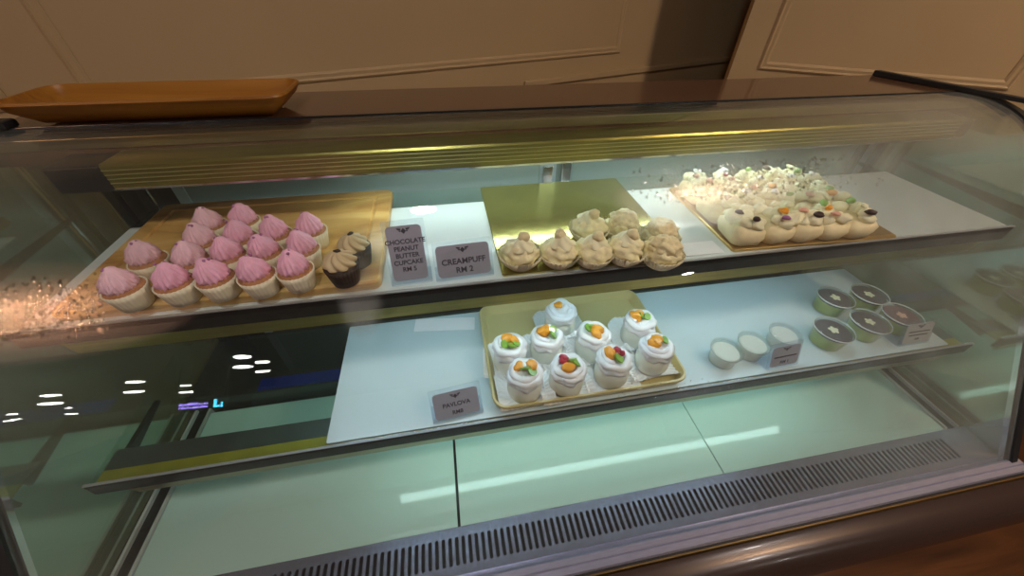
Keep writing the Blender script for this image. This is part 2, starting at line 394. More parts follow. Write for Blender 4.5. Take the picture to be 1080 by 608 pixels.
# air grille with rounded slots
g = MB(); xa, xb, ns = 0.215, 1.335, 118
cw = (xb - xa) / ns; yA, yB, ga, gb = 0.0, -0.058, -0.0125, -0.047
g.box(0.0, xa, yB, yA, -0.004, 0.0); g.box(xb, 1.4, yB, yA, -0.004, 0.0)
for i in range(ns):
    xc = xa + (i + 0.5) * cw; r = cw * 0.27
    inner = []; outer = []
    for k in range(9): t = PI * k / 8; inner.append((xc + r * math.cos(t), ga - r + r * math.sin(t)))
    for k in range(9): t = PI + PI * k / 8; inner.append((xc + r * math.cos(t), gb + r + r * math.sin(t)))
    for k in range(9): outer.append((xc + cw / 2 - cw * k / 8, yA))
    for k in range(9): outer.append((xc - cw / 2 + cw * k / 8, yB))
    n = 18
    v = [(x, y, 0.0) for x, y in outer] + [(x, y, 0.0) for x, y in inner] + [(x, y, -0.004) for x, y in inner]
    f = [(k, (k + 1) % n, n + (k + 1) % n, n + k) for k in range(n)] + [(n + k, n + (k + 1) % n, 2 * n + (k + 1) % n, 2 * n + k) for k in range(n)]
    g.add(v, f)
part(g, 'air_grille', mt['steel'])
# front sill: groove, raised steel lip, brass line, glossy brown bumper
part(MB().extrude_x([(-0.058, 0.0), (-0.058, -0.006), (-0.064, -0.006), (-0.0645, 0.004), (-0.067, 0.006), (-0.0745, 0.006), (-0.0765, 0.0035), (-0.084, 0.0035), (-0.0855, 0.001), (-0.0855, -0.03), (-0.05, -0.03), (-0.05, -0.004)], -0.02, 1.42), 'front_sill', mt['sill'])
part(MB().extrude_x([(-0.0856, -0.004), (-0.0885, -0.004), (-0.0885, -0.02), (-0.0856, -0.02)], -0.02, 1.42), 'sill_gasket', mt['dark'])
part(MB().extrude_x([(-0.0886, -0.003), (-0.091, -0.002), (-0.093, -0.004), (-0.093, -0.02), (-0.0886, -0.02)], -0.02, 1.42), 'brass_strip', mt['gold_trim'])
bp = [(-0.0931, -0.006)]
for k in range(9):
    t = PI / 2 * k / 8; bp.append((-0.100 - 0.040 * math.sin(t), -0.010 - 0.045 * (1 - math.cos(t))))
bp += [(-0.140, -0.070), (-0.134, -0.080), (-0.0931, -0.080)]
part(MB().extrude_x(bp, -0.03, 1.43), 'front_bumper', mt['bumper'], True, 0.6)

# curved front glass, profile in (y, z)
CPTS = [(-.073, -.003), (-.010, .1), (.052, .2), (.110, .295), (.140, .342), (.178, .393), (.222, .435), (.272, .463), (.32, .475), (.36, .477)]
def catmull(pts, n=8):
    P = [Vector(p) for p in pts]; P = [2 * P[0] - P[1]] + P + [2 * P[-1] - P[-2]]; out = []
    for i in range(1, len(P) - 2):
        a, b2, c, d = P[i - 1:i + 3]
        for k in range(n):
            t = k / n; out.append(0.5 * ((2 * b2) + (c - a) * t + (2 * a - 5 * b2 + 4 * c - d) * t * t + (3 * b2 - a - 3 * c + d) * t ** 3))
    out.append(P[-2].copy()); return out
GP = catmull(CPTS)
def normal(i):
    a = GP[max(0, i - 1)]; b2 = GP[min(len(GP) - 1, i + 1)]; d = (b2 - a).normalized(); return Vector((-d.y, d.x))   # outward: -y, +z
def curved(x0, x1, h0, h1, mats, name, i0=0, i1=None, smooth=True, outer_mi=0, nx=1):
    i1 = len(GP) if i1 is None else i1
    mb = MB(); idx = list(range(i0, i1)); n = len(idx)
    ot = [GP[i] + normal(i) * h1 for i in idx]; it = [GP[i] + normal(i) * h0 for i in idx]
    v = [(x, p.x, p.y) for x in (x0, x1) for p in ot] + [(x, p.x, p.y) for x in (x0, x1) for p in it]
    mb.add(v, [(k, k + 1, n + k + 1, n + k) for k in range(n - 1)], outer_mi)
    mb.add([], [], 0)
    mb.f += [[2 * n + k, 3 * n + k, 3 * n + k + 1, 2 * n + k + 1] for k in range(n - 1)]; mb.mi += [0] * (n - 1)
    mb.f += [[k, 2 * n + k, 2 * n + k + 1, k + 1] for k in range(n - 1)] + [[n + k, n + k + 1, 3 * n + k + 1, 3 * n + k] for k in range(n - 1)]; mb.mi += [0] * (2 * n - 2)
    mb.f += [[0, n, 3 * n, 2 * n], [n - 1, 3 * n - 1, 4 * n - 1, 2 * n - 1]]; mb.mi += [0, 0]
    return part(mb, name, mats, smooth, 0.7)
curved(0.001, 1.399, -0.005, 0.0, [mt['foggy'], mt['foggy']], 'front_glass', outer_mi=1)
# dark seal and chrome line down both ends of the glass
for xs in ((-0.012, 0.0), (1.4, 1.412)):
    curved(xs[0], xs[1], -0.008, 0.003, mt['dark'], 'glass_seal')
curved(0.0012, 0.004, -0.012, -0.0055, mt['chrome'], 'glass_edge', 0, 44)
curved(1.396, 1.3988, -0.012, -0.0055, mt['chrome'], 'glass_edge', 0, 70)

# end glass panels following the curve
for x0, x1 in ((-0.008, -0.002), (1.402, 1.408)):
    prof = [(p.x + 0.012, p.y - 0.008) for p in GP] + [(0.46, 0.468), (0.46, -0.003), (-0.05, -0.003)]
    part(MB().extrude_x(prof, x0, x1), 'end_glass', mt['end'])

# top panel, its front edge and the black seal on its right end
part(MB().box(-0.02, 1.415, 0.362, 0.50, 0.452, 0.4765), 'top_panel', mt['brown'], bevel=0.002)
part(MB().box(-0.02, 1.415, 0.359, 0.362, 0.470, 0.4785), 'top_edge', mt['dark_metal'], bevel=0.0005)
part(MB().box(-0.02, 1.415, 0.345, 0.362, 0.438, 0.4555), 'top_rail', mt['brown'], bevel=0.001)
part(MB().box(-0.02, 1.415, 0.343, 0.362, 0.4556, 0.4685), 'top_reflection_band', mt['olive_alu'], bevel=0.001)  # pale band: reflection and mist on the glass put into its colour
s_ = MB(); s_.add([(1.352, .492, .4768), (1.366, .494, .4768), (1.420, .285, .478), (1.406, .280, .478), (1.352, .492, .486), (1.366, .494, .486), (1.420, .285, .484), (1.406, .280, .484)], [(3, 2, 1, 0), (4, 5, 6, 7), (0, 1, 5, 4), (1, 2, 6, 5), (2, 3, 7, 6), (3, 0, 4, 7)])
part(s_, 'top_seal', mt['dark'], bevel=0.001)
s_ = MB().box(-0.035, 0.012, 0.352, 0.375, 0.4766, 0.486); part(s_, 'top_clip', mt['dark'], bevel=0.003)

# header: ribbed gold lamp housing hung under the top rail
hp = [(0.302, 0.4515), (0.300, 0.449)]
for k in range(4):
    za = 0.4455 - k * 0.0052
    hp += [(0.300, za), (0.2990, za - 0.0003), (0.2990, za - 0.0011), (0.300, za - 0.0014)]
hp += [(0.300, 0.4225), (0.3035, 0.4215), (0.3035, 0.446), (0.352, 0.449), (0.352, 0.4515)]
hm = MB().extrude_x(hp, 0.118, 1.345)
for fi, f in enumerate(hm.f):
    if len(f) == 4 and all(hm.v[i][1] < 0.2995 for i in f): hm.mi[fi] = 1      # polished crests of the ribs
hd = part(hm, 'header', [mt['gold_alu'], mt['rib']])
part(MB().box(0.06, 0.117, 0.300, 0.352, 0.419, 0.450), 'header_cap', mt['dark'], bevel=0.002)
part(MB().box(1.346, 1.372, 0.300, 0.352, 0.421, 0.450), 'header_cap', mt['olive_alu'], bevel=0.002)
part(MB().box(0.117, 1.345, 0.2985, 0.2998, 0.4205, 0.4232), 'header_lip', mt['chrome'])
part(MB().tube((0.38, 0.322, 0.418), (1.10, 0.322, 0.418), 0.006, 12), 'light_tube', mt['tube'], True, 0.9)
for xa_, xb_ in ((0.345, 0.38), (1.10, 1.135)):
    part(MB().box(xa_, xb_, 0.313, 0.331, 0.416, 0.446), 'tube_holder', mt['lamp_housing'], bevel=0.002)

# shelves: glass plate, two-step front rail, lamp tube, brackets
def shelf(z, y0, y1, x0, x1, tube_mat, tx0, tx1, rail2, arm):
    part(MB().box(x0, x1, y0 + 0.004, y1, z - 0.006, z), 'shelf_glass', mt['pane'])
    part(MB().extrude_x([(y0, z - 0.002), (y0 + 0.001, z + 0.002), (y0 + 0.003, z + 0.002), (y0 + 0.004, z - 0.0005), (y0 + 0.004, z - 0.020), (y0, z - 0.020)], x0 - 0.004, x1 + 0.004), 'shelf_rail', mt['dark_metal'])
    part(MB().box(x0 - 0.004, x1 + 0.004, y0 - 0.0004, y0 + 0.003, z + 0.0020, z + 0.0032), 'rail_edge', mt['rail_top'])
    part(MB().extrude_x([(y0 + 0.001, z - 0.0205), (y0 + 0.0055, z - 0.0205), (y0 + 0.009, z - 0.041), (y0 + 0.005, z - 0.041)], x0 + 0.03, x1 - 0.03), 'lamp_rail', rail2)
    part(MB().tube((tx0, y0 + 0.026, z - 0.022), (tx1, y0 + 0.026, z - 0.022), 0.007, 12), 'light_tube', tube_mat, True, 0.9)
    for xa_, xb_ in ((tx0 - 0.02, tx0), (tx1, tx1 + 0.02)):
        part(MB().tube((xa_, y0 + 0.026, z - 0.022), (xb_, y0 + 0.026, z - 0.022), 0.0085, 12), 'tube_holder', mt['lamp_housing'], True, 0.9)
    part(MB().box(x0, x1, y0 + 0.0225, y0 + 0.050, z - 0.0085, z - 0.0065), 'lamp_tray', mt['tray_steel'])
    part(MB().box(x0, x1, y0 + 0.0045, y0 + 0.0224, z - 0.0085, z - 0.0065), 'gold_strip', mt['gold_flat'])
    for x in (0.052, 1.348):
        br = MB(); v = [(x + a, y, zz) for a in (-0.003, 0.003) for y, zz in ((y0 + 0.03, z - 0.009), (arm, z - 0.009), (arm, z - 0.013), (y0 + 0.03, z - 0.026))]
        br.add(v, [(0, 1, 2, 3), (7, 6, 5, 4), (0, 4, 5, 1), (1, 5, 6, 2), (2, 6, 7, 3), (3, 7, 4, 0)])
        part(br, 'shelf_bracket', mt['dark_metal'])
shelf(Z1, Y1, 0.400, 0.062, 1.330, mt['tube2'], 0.27, 1.16, mt['gold_alu'], 0.415)
shelf(Z2, Y2, 0.300, 0.042, 1.366, mt['tube3'], 0.36, 1.16, mt['olive_alu'], 0.20)

# back: posts, sliding doors, dark rear track
for x in (0.004, 0.046, 1.34, 1.386):
    part(MB().box(x, x + 0.012, 0.416, 0.428, 0.0, 0.452), 'back_post', mt['dark'], bevel=0.001)
part(MB().box(0.0605, 0.0635, 0.417, 0.420, 0.03, 0.452), 'post_edge', mt['chrome'])
for x0, x1, y, hx in ((0.088, 0.705, 0.430, 0.676), (0.690, 1.400, 0.442, 0.715)):
    d = part(MB().box(x0, x1, y, y + 0.006, 0.03, 0.452), 'sliding_door', mt['door'])
    part(MB().box(x0, x0 + 0.016, y - 0.003, y - 0.0002, 0.03, 0.452), 'door_stile', mt['stile'], parent=d)
    part(MB().box(x1 - 0.03, x1, y - 0.003, y - 0.0002, 0.03, 0.452), 'door_stile', mt['stile'], parent=d)
    part(MB().box(hx + 0.003, hx + 0.022, y - 0.010, y - 0.0035, 0.31, 0.365), 'door_handle', mt['chrome'], parent=d, bevel=0.002)
part(MB().box(0.0, 0.088, 0.440, 0.446, 0.0, 0.452), 'rear_panel', mt['rear'])
part(MB().box(0.0, 1.4, 0.272, 0.427, -0.008, 0.030), 'rear_track', mt['rear'], bevel=0.002)
part(MB().box(0.12, 1.38, 0.276, 0.302, 0.0301, 0.0312), 'blue_reflection', mt['blue_reflection'])  # blue reflection of a far sign, painted as a strip on the track

# condensation on the outside of the front glass
rnd = random.Random(5)
def glass_at(s):
    i = min(int(s * 8), len(GP) - 2); t = s * 8 - i
    return GP[i].lerp(GP[i + 1], t), normal(i).lerp(normal(i + 1), t).normalized()
dm = MB()
def drop(x, s, r, tall=0.8):
    p, nn = glass_at(s); P = Vector((x, p.x, p.y)); Nn = Vector((0, nn.x, nn.y)); T = Vector((1, 0, 0)); B = Nn.cross(T)
    st = rnd.uniform(0.8, 1.5); a0 = rnd.uniform(0, PI)
    v = []; rings = ((1.0, 0.0), (0.78, 0.34), (0.42, 0.56)); n = 7
    for q, h in rings:
        for k in range(n):
            t = 2 * PI * k / n + a0; v.append(P + T * math.cos(t) * r * q + B * math.sin(t) * r * q * st + Nn * (h * r * tall + 0.0001))
    v.append(P + Nn * (0.64 * r * tall + 0.0001))
    f = [(i * n + k, i * n + (k + 1) % n, (i + 1) * n + (k + 1) % n, (i + 1) * n + k) for i in range(2) for k in range(n)] + [(2 * n + k, 2 * n + (k + 1) % n, 3 * n) for k in range(n)]
    dm.add(v, f)
for i in range(1500):
    x = rnd.uniform(0.003, 0.15); s = rnd.gauss(4.38, 0.22)
    if s < 3.9 or s > 4.95 or rnd.random() < (x - 0.05) / 0.16: continue
    drop(x, s, rnd.uniform(0.0008, 0.0022), rnd.uniform(0.05, 0.24))
for i in range(420):
    x = rnd.gauss(0.90, 0.085); s = rnd.uniform(5.3, 6.1)
    if 0.72 < x < 1.15: drop(x, s, rnd.uniform(0.0009, 0.0022), rnd.uniform(0.3, 0.9))
for i in range(260):
    x = rnd.gauss(0.835, 0.035); s = rnd.gauss(5.5, 0.07); drop(x, s, rnd.uniform(0.0008, 0.0022), rnd.uniform(0.10, 0.35))
for i in range(45):
    x = rnd.uniform(0.70, 0.88); s = rnd.gauss(2.05 - (x - 0.78) * 1.0, 0.06); drop(x, s, rnd.uniform(0.0006, 0.0014))
c_ = part(dm, 'condensation', mt['drop'], True); c_['kind'] = 'stuff'; c_['label'] = 'water droplets on the curved front glass'

# ------------------------------------------------------------------ tray on top
tr = thing('serving_tray', 'orange-brown wooden tray with flared sides on top of the case', 'tray', (0.167, 0.398, 0.4785))
mb = MB().stack(0.310, 0.100, 0.022, [(0.030, 0.0), (0.026, 0.0), (0.006, 0.016), (0.0, 0.025), (0.001, 0.0275), (0.004, 0.0275), (0.010, 0.019), (0.030, 0.004)])
mb.obj('tray_body', mt['tray_wood'], tr, True, 0.6)

# ------------------------------------------------------------------ shelf liners, boards, lower tray
L1 = Z1 + 0.002
o = MB().stack(1.262, 0.195, 0.003, [(0, 0), (0, 0.0016), (0.0004, 0.002)]).obj('shelf_liner', mt['liner']); o.location = (0.6965, 0.2465, Z1 + 0.0001)
tag(o, 'long white acrylic liner lying on the upper shelf', 'shelf liner')
o = MB().stack(1.012, 0.212, 0.003, [(0, 0), (0, 0.0016), (0.0004, 0.002)]).obj('shelf_liner', mt['liner_dimmed']); o.location = (0.820, 0.188, Z2 + 0.0001)
tag(o, 'white acrylic liner lying on the lower shelf, leaving its left end bare', 'shelf liner')
L1 = Z1 + 0.0022; L2 = Z2 + 0.0022

bd = MB().stack(0.326, 0.232, 0.010, [(0.001, 0), (0, 0.002), (0, 0.010), (0.002, 0.012), (0.020, 0.012), (0.0215, 0.0095), (0.0245, 0.0095), (0.026, 0.012)])
o = bd.obj('serving_board', mt['board_wood'], None, True, 0.5); o.location = (0.259, 0.269, L1)
tag(o, 'honey-coloured wooden board with a groove, under the pink cupcakes', 'board')
LB = L1 + 0.0122
o = MB().stack(0.241, 0.236, 0.004, [(0, 0), (0, 0.0022), (0.0008, 0.003)]).obj('cake_board', mt['gold_foil']); o.location = (0.683, 0.270, L1 + 0.0001)
tag(o, 'shiny gold cake board under the cream puffs', 'cake board')
o = MB().stack(0.252, 0.184, 0.004, [(0, 0), (0, 0.003), (0.0008, 0.004)]).obj('cake_board', mt['gold_foil2']); o.location = (1.001, 0.241, L1 + 0.0001); o.rotation_euler = (0, 0, -0.03)
tag(o, 'gold cake board under the fruit cream pastries on the right', 'cake board')
LG, LG2 = L1 + 0.0033, L1 + 0.0043
o = MB().stack(0.298, 0.210, 0.022, [(0.008, 0), (0.006, 0.0005), (0.002, 0.012), (0.0, 0.016), (0.001, 0.018), (0.004, 0.018), (0.007, 0.012), (0.012, 0.003)]).obj('plastic_tray', mt['plastic_tray'], None, True, 0.6); o.location = (0.688, 0.1865, L2)
tag(o, 'tan plastic tray with a raised rim under the pavlovas', 'tray')
LT = L2 + 0.0032

# ------------------------------------------------------------------ cupcakes
def frosting_mesh(seed, ridges, twist, r0, h, peak, amp):
    rr = random.Random(seed); mb = MB(); prof = []
    n = 9 * 8
    for i in range(19):
        t = i / 18
        r = r0 * max(0.0, 1 - t ** 2.0) ** 0.62 * (0.93 + 0.07 * min(1, t * 6)) + (0.0010 if 0.93 < t < 1 else 0)
        z = h * (t ** 0.95)
        prof.append((max(r, 0.0004), z))
    ph = rr.uniform(0, 6)
    def fn(t, i, r, z):
        u = i / 18
        w = 1 - 2 * abs(math.sin((ridges * t + twist * u + ph) / 2)); w2 = math.sin(ridges * 0.37 * t - 2.2 * u * PI + ph)
        a = amp * (1 - 0.55 * u)
        return r * (1 + a * w + 0.03 * w2), z + 0.0011 * w2 * (1 - u) + (peak * max(0, u - 0.86) * 0.02)
    mb.lathe(prof, n, fn)
    # lean of the tip
    lx, ly = rr.uniform(-.0016, .0016), rr.uniform(-.0016, .0016)
    mb.v = [(x + lx * (z / h) ** 2, y + ly * (z / h) ** 2, z) for x, y, z in mb.v]
    return mb
def pleat(n, amp):
    return lambda t, i, r, z: (r + amp * math.sin(n * t) * (0.4 + 0.6 * i / 3), z)
cup_mb = MB().lathe([(0.0142, 0.0), (0.0158, 0.0075), (0.0173, 0.015), (0.0187, 0.0225), (0.0180, 0.0225), (0.0167, 0.0175)], 96, pleat(28, 0.00042))
CUP = cup_mb.mesh('paper_cup', mt['liner_paper'], True)
CAKE = MB().lathe([(0.0168, 0.0170), (0.0175, 0.0215), (0.0160, 0.0240), (0.010, 0.0250)], 32).mesh('cake', mt['sponge'], True)
DARKCAKE = MB().lathe([(0.0150, 0.0120), (0.0178, 0.0205), (0.0170, 0.0240), (0.010, 0.0250)], 32).mesh('cake', mt['choc'], True)
DARKCUP = cup_mb.mesh('paper_cup', mt['choc'], True)
FR = []
for k in range(4):
    FR.append(frosting_mesh(k + 1, 15 + 2 * k, 4.2 + 0.8 * k, 0.0149, 0.0215, 1, 0.13).mesh('frosting', mt['pink'] if k < 2 else mt['pink2'], True))
SPR = MB().blob((0, 0, 0), 0.0016, 2, 0.1, 40, 8, 6).mesh('sprinkle', mt['purple'], True)
def mesh_child(name, me, parent, loc=(0, 0, 0), rz=0):
    o = bpy.data.objects.new(name, me); COL.objects.link(o); o.parent = parent; o.location = loc; o.rotation_euler = (0, 0, rz); return o
ordw = ['first', 'second', 'third', 'fourth', 'fifth']
rows = [[(.179, .156), (.224, .157), (.262, .158), (.302, .156), (.339, .159)],
        [(.177, .203), (.223, .194), (.260, .197), (.298, .197), (.338, .197)],
        [(.219, .231), (.261, .233), (.299, .236), (.338, .238)],
        [(.213, .270), (.250, .274)]]
rowname = ['front row', 'second row', 'third row', 'back row']
rnd = random.Random(11)
for ri, row in enumerate(rows):
    for ci, (x, y) in enumerate(row):
        t = thing('cupcake', 'pink-frosted cupcake, %s from the left in the %s on the wooden board' % (ordw[ci], rowname[ri]), 'cupcake', (x, y, LB), rnd.uniform(0, 6), 'pink cupcakes on the wooden board')
        mesh_child('paper_cup', CUP, t); mesh_child('cake', CAKE, t)
        fo = mesh_child('frosting', FR[rnd.randrange(4)], t, (rnd.uniform(-.0012, .0012), rnd.uniform(-.0012, .0012), 0.0238), rnd.uniform(0, 6))
        for q in range(2): mesh_child('sprinkle', SPR, fo, (rnd.uniform(-.004, .004), rnd.uniform(-.004, .004), 0.0222))
def star_frosting(seed):
    mb = MB(); prof = []
    for i in range(17):
        t = i / 16; prof.append((max(0.0005, 0.0175 * math.cos(t * PI / 2) ** 0.6), 0.0165 * t))
    def fn(t, i, r, z):
        u = i / 16; w = abs(math.sin(4 * t + 3.6 * u + seed)); return r * (0.80 + 0.24 * w), z + 0.0014 * w * (1 - u)
    return mb.lathe(prof, 96, fn)
for k, (x, y) in enumerate(((.386, .160), (.395, .192))):
    t = thing('cupcake', ('chocolate cupcake with beige piped cream, the front one of two on the wooden board', 'chocolate cupcake with beige piped cream, half hidden behind another one like it')[k], 'cupcake', (x, y, LB), 0.7 * k, 'chocolate peanut butter cupcakes')
    mesh_child('paper_cup', DARKCUP, t); mesh_child('cake', DARKCAKE, t)
    fo = mesh_child('frosting', star_frosting(k).mesh('frosting', mt['mocha'], True), t, (0, 0, 0.0238))
    mesh_child('chocolate_chip', MB().blob((0, 0, 0), 0.003, 3 + k, 0.4, 300, 8, 6, (1.3, 0.7, 0.6)).mesh('chocolate_chip', mt['choc'], True), fo, (0.001, 0, 0.017))

# ------------------------------------------------------------------ cream puffs
def puff(x, y, k, style, label):
    t = thing('cream_puff', label, 'cream puff', (x, y, LG), 0.8 * k, 'cream puffs on the gold board')
    def fl(tt, i, r, z): a = 0.0009 * (0.2 + i * 0.35); return r + a * math.sin(34 * tt), z + (0.0016 * math.sin(3 * tt + k) if i == 2 else 0)
    MB().lathe([(0.0165, 0.0), (0.0215, 0.006), (0.0270, 0.0165), (0.0264, 0.0165), (0.0208, 0.0068), (0.0158, 0.0012)], 140, fl).obj('paper_cup', mt['cup_paper'], t, True)
    MB().blob((0, 0, 0.0165), 0.0215, k, 0.30, 130, 36, 22, (1, 1, 0.74)).obj('choux_bun', mt['choux'], t, True)
    if style == 'swirl':
        mb = MB()
        prof = [(max(0.0006, 0.0155 * (1 - i / 12) ** 0.75), 0.014 * (i / 12) ** 0.8) for i in range(13)]
        mb.lathe(prof, 48, lambda tt, i, r, z: (r * (1 + 0.10 * math.sin(5 * tt + i * 0.5)), z))
        mb.obj('cream_swirl', mt['cream'], t, True).location = (0.001, -0.002, 0.0265)
        MB().blob((0.004 * math.cos(k), 0.003 * math.sin(k * 2), 0.0385), 0.0072, k + 20, 0.25, 200, 16, 12, (1, 1, 0.95)).obj('choux_cap', mt['choux_top'], t, True)
    else:
        MB().blob((0.001, 0, 0.0265), 0.0185, k + 9, 0.30, 170, 36, 20, (1.05, 1, 0.62)).obj('choux_cap', mt['choux_top'], t, True)
puff(.588, .170, 0, 'swirl', 'cream puff with a peaked swirl, leftmost on the gold board')
puff(.636, .166, 1, 'swirl', 'cream puff with a peaked top, second from the left in the front row')
puff(.677, .160, 2, 'swirl', 'cream puff with a tall knob, third from the left in the front row')
puff(.719, .158, 3, 'swirl', 'cream puff with a rounded knob, fourth from the left in the front row')
puff(.690, .212, 4, 'swirl', 'cream puff with the tallest knob, left one of the row behind')
puff(.736, .208, 5, 'rough', 'cream puff with a flat craggy lid, middle one of the row behind')
puff(.777, .181, 6, 'rough', 'cream puff with a browned craggy lid, rear right on the gold board')
puff(.760, .1435, 7, 'rough', 'cream puff with a craggy lid, front right on the gold board')

# ------------------------------------------------------------------ fruit cream pastries
rnd = random.Random(21)
def pastry(x, y, k, fruit, label):
    t = thing('cream_pastry', label, 'pastry', (x, y, LG2), rnd.uniform(-0.15, 0.15), 'fruit cream pastries on the gold board')
    mb = MB().stack(0.044, 0.054, 0.014, [(0.006, 0), (0.002, 0.003), (-0.001, 0.012), (0.0, 0.019), (0.004, 0.024), (0.012, 0.026)], 6)
    sd = Vector((k * 2.1, k, 0))
    mb.v = [tuple(Vector(p) * (1 + 0.10 * noise.noise(Vector(p) * 90 + sd))) for p in mb.v]
    mb.v = [(a, b_, max(0, c)) for a, b_, c in mb.v]
    mb.obj('pastry_shell', mt['bun'], t, True)
    mb = MB()
    for q in range(8):
        mb.blob((rnd.uniform(-.015, .015), -0.019 + 0.0055 * q + rnd.uniform(-.003, .003), 0.029 + rnd.uniform(-.002, .003)), rnd.uniform(.007, .0105), k * 9 + q, 0.35, 170, 14, 10, (1.15, 1, 0.85))
    mb.obj('cream_filling', mt['cream'], t, True)
    for q, fm in enumerate(fruit):
        MB().blob((rnd.uniform(-.013, .013), -0.016 + 0.030 * q / max(1, len(fruit) - 1) + rnd.uniform(-.003, .003), 0.0385), rnd.uniform(.0038, .0056), k + q, 0.4, 220, 12, 8, (1.3, 0.9, 0.7), rnd.uniform(0, 3)).obj('fruit_piece', mt[fm], t, True)
fr = [['raisin', 'raisin', 'cream'], ['purple', 'orange', 'cream'], ['raisin', 'peach', 'cream'], ['peach', 'orange', 'green'], ['raisin', 'cream', 'green'],
      ['raisin', 'green', 'peach'], ['cream', 'white', 'peach'], ['green', 'white', 'orange'], ['peach', 'cream', 'cream'], ['orange', 'green', 'cream'],
      ['peach', 'peach', 'white'], ['peach', 'red', 'white'], ['white', 'cream', 'green'], ['white', 'cream', 'raisin'], ['white', 'green', 'cream']]
prow = ['front', 'middle', 'back']
for ri in range(3):
    for ci in range(5):
        x = (0.895, 0.938, 0.978, 1.019, 1.060)[ci] + (0.0, 0.003, 0.006)[ri]; y = (0.180, 0.237, 0.294)[ri] - 0.002 * ci
        pastry(x, y, ri * 5 + ci, fr[ri * 5 + ci], 'fruit cream pastry, %s from the left in the %s row on the gold board' % (ordw[ci], prow[ri]))

# ------------------------------------------------------------------ pavlovas
rnd = random.Random(31)
def doily_mb(k):
    """square pleated paper: short in front of the cake, fanning out at the sides and behind"""
    mb = MB(); n = 160; loops = []; J = 10
    for j in range(J + 1):
        u = j / J
        for i in range(n):
            t = 2 * PI * i / n; c, s_ = math.cos(t), math.sin(t)
            e = min(0.0410 / max(abs(c), 1e-6), (0.0290 if s_ < 0 else 0.042) / max(abs(s_), 1e-6), 0.0490)
            r = 0.017 + (e - 0.017) * u
            z = 0.0006 + 0.014 * max(0, u - 0.2) ** 1.5 * (1.0 + 0.35 * math.cos(2 * t + 0.4 * k)) + 0.0012 * u * math.sin(40 * t)
            loops.append((r * c, r * s_, z))
    mb.add(loops, [(j * n + i, j * n + (i + 1) % n, (j + 1) * n + (i + 1) % n, (j + 1) * n + i) for j in range(J) for i in range(n)] + [tuple(range(n - 1, -1, -1))])
    return mb
def pavlova(x, y, k, fruits, label):
    t = thing('pavlova', label, 'pavlova', (x, y, LT), rnd.uniform(-0.3, 0.3), 'pavlovas on the tan tray')
    d = doily_mb(k).obj('pleated_paper', mt['doily'], t, True); d.rotation_euler = (0, 0, rnd.uniform(-0.12, 0.12) - t.rotation_euler.z)
    s = d.modifiers.new('solid', 'SOLIDIFY'); s.thickness = 0.0004
    mb = MB().lathe([(0.0195, 0.001), (0.0228, 0.004), (0.0252, 0.014), (0.0252, 0.024), (0.0235, 0.034), (0.018, 0.039)], 40, lambda tt, i, r, z: (r * (1 + 0.02 * math.sin(3 * tt + k + i)), z))
    mb.obj('meringue', mt['meringue'], t, True)
    # cream: ribbon coiled round the rim, filled centre
    mb = MB()
    mb.lathe([(0.0215, 0.034), (0.0255, 0.039), (0.0250, 0.045), (0.0205, 0.0505), (0.012, 0.0510), (0.004, 0.0500)], 96, lambda tt, i, r, z: (r * (1 + 0.05 * math.sin(6 * tt + i * 1.5 + k) + 0.025 * math.sin(11 * tt - i * 0.9)), z + 0.0018 * math.sin(4 * tt + i + k)))
    path = []
    for q in range(61):
        u = q / 60; a = u * 2 * PI * 1.6 + k; rr = (0.0222 - 0.0085 * u) * (1 + 0.05 * math.sin(5 * a + k))
        path.append(Vector((rr * math.cos(a), rr * math.sin(a), 0.0465 + 0.0065 * u + 0.0012 * math.sin(3 * a + 2 * k))))
    n = 10; v = []
    for q, p in enumerate(path):
        d1 = (path[min(q + 1, 60)] - path[max(q - 1, 0)]).normalized(); up = Vector((0, 0, 1)); sd = d1.cross(up).normalized(); up = sd.cross(d1)
        rad = 0.0054 * (0.55 + 0.45 * math.sin(PI * min(1, q / 60 * 1.0)) ** 0.5)
        for i in range(n):
            a = 2 * PI * i / n; w = rad * (1 + 0.22 * math.cos(5 * a + q * 0.5)); v.append(p + sd * math.cos(a) * w + up * math.sin(a) * w)
    mb.add(v, [(q * n + i, q * n + (i + 1) % n, (q + 1) * n + (i + 1) % n, (q + 1) * n + i) for q in range(60) for i in range(n)] + [tuple(range(n - 1, -1, -1)), tuple(range(60 * n, 61 * n))])
    mb.obj('whipped_cream', mt['white'], t, True)
    for kind, fx, fy, sz in fruits:
        if kind == 'green':
            m_ = MB().lathe([(sz * 0.98, -0.0013), (sz, 0.0), (sz * 0.98, 0.0013)], 18); nm = 'kiwi_slice'
        elif kind == 'red':
            m_ = MB(); nm = 'berry'
            for q in range(7):
                a = 0.9 * q; m_.blob((sz * 0.5 * math.cos(a) * (q > 0), sz * 0.5 * math.sin(a) * (q > 0), 0.001 + (0.0025 if q == 0 else 0)), sz * 0.55, q, 0.1, 60, 10, 8)
        else:
            m_ = MB().blob((0, 0, 0), sz * 1.08, k, 0.30, 200, 16, 10, (1.25, 0.95, 0.7)); nm = 'orange_piece'
        fo = m_.obj(nm, mt[kind], t, True, 0.8); fo.location = (fx, fy, 0.0565 + rnd.uniform(0, 0.002))
        fo.rotation_euler = (rnd.uniform(0.3, 0.8) if kind == 'green' else 0, rnd.uniform(-.4, .4), rnd.uniform(0, 3))
        # fruit is placed in picture-facing order, so cancel the cake's own turn
        fo.location = Matrix.Rotation(-t.rotation_euler.z, 4, 'Z') @ Vector(fo.location)
og, gr, rd = 'orange', 'green', 'red'
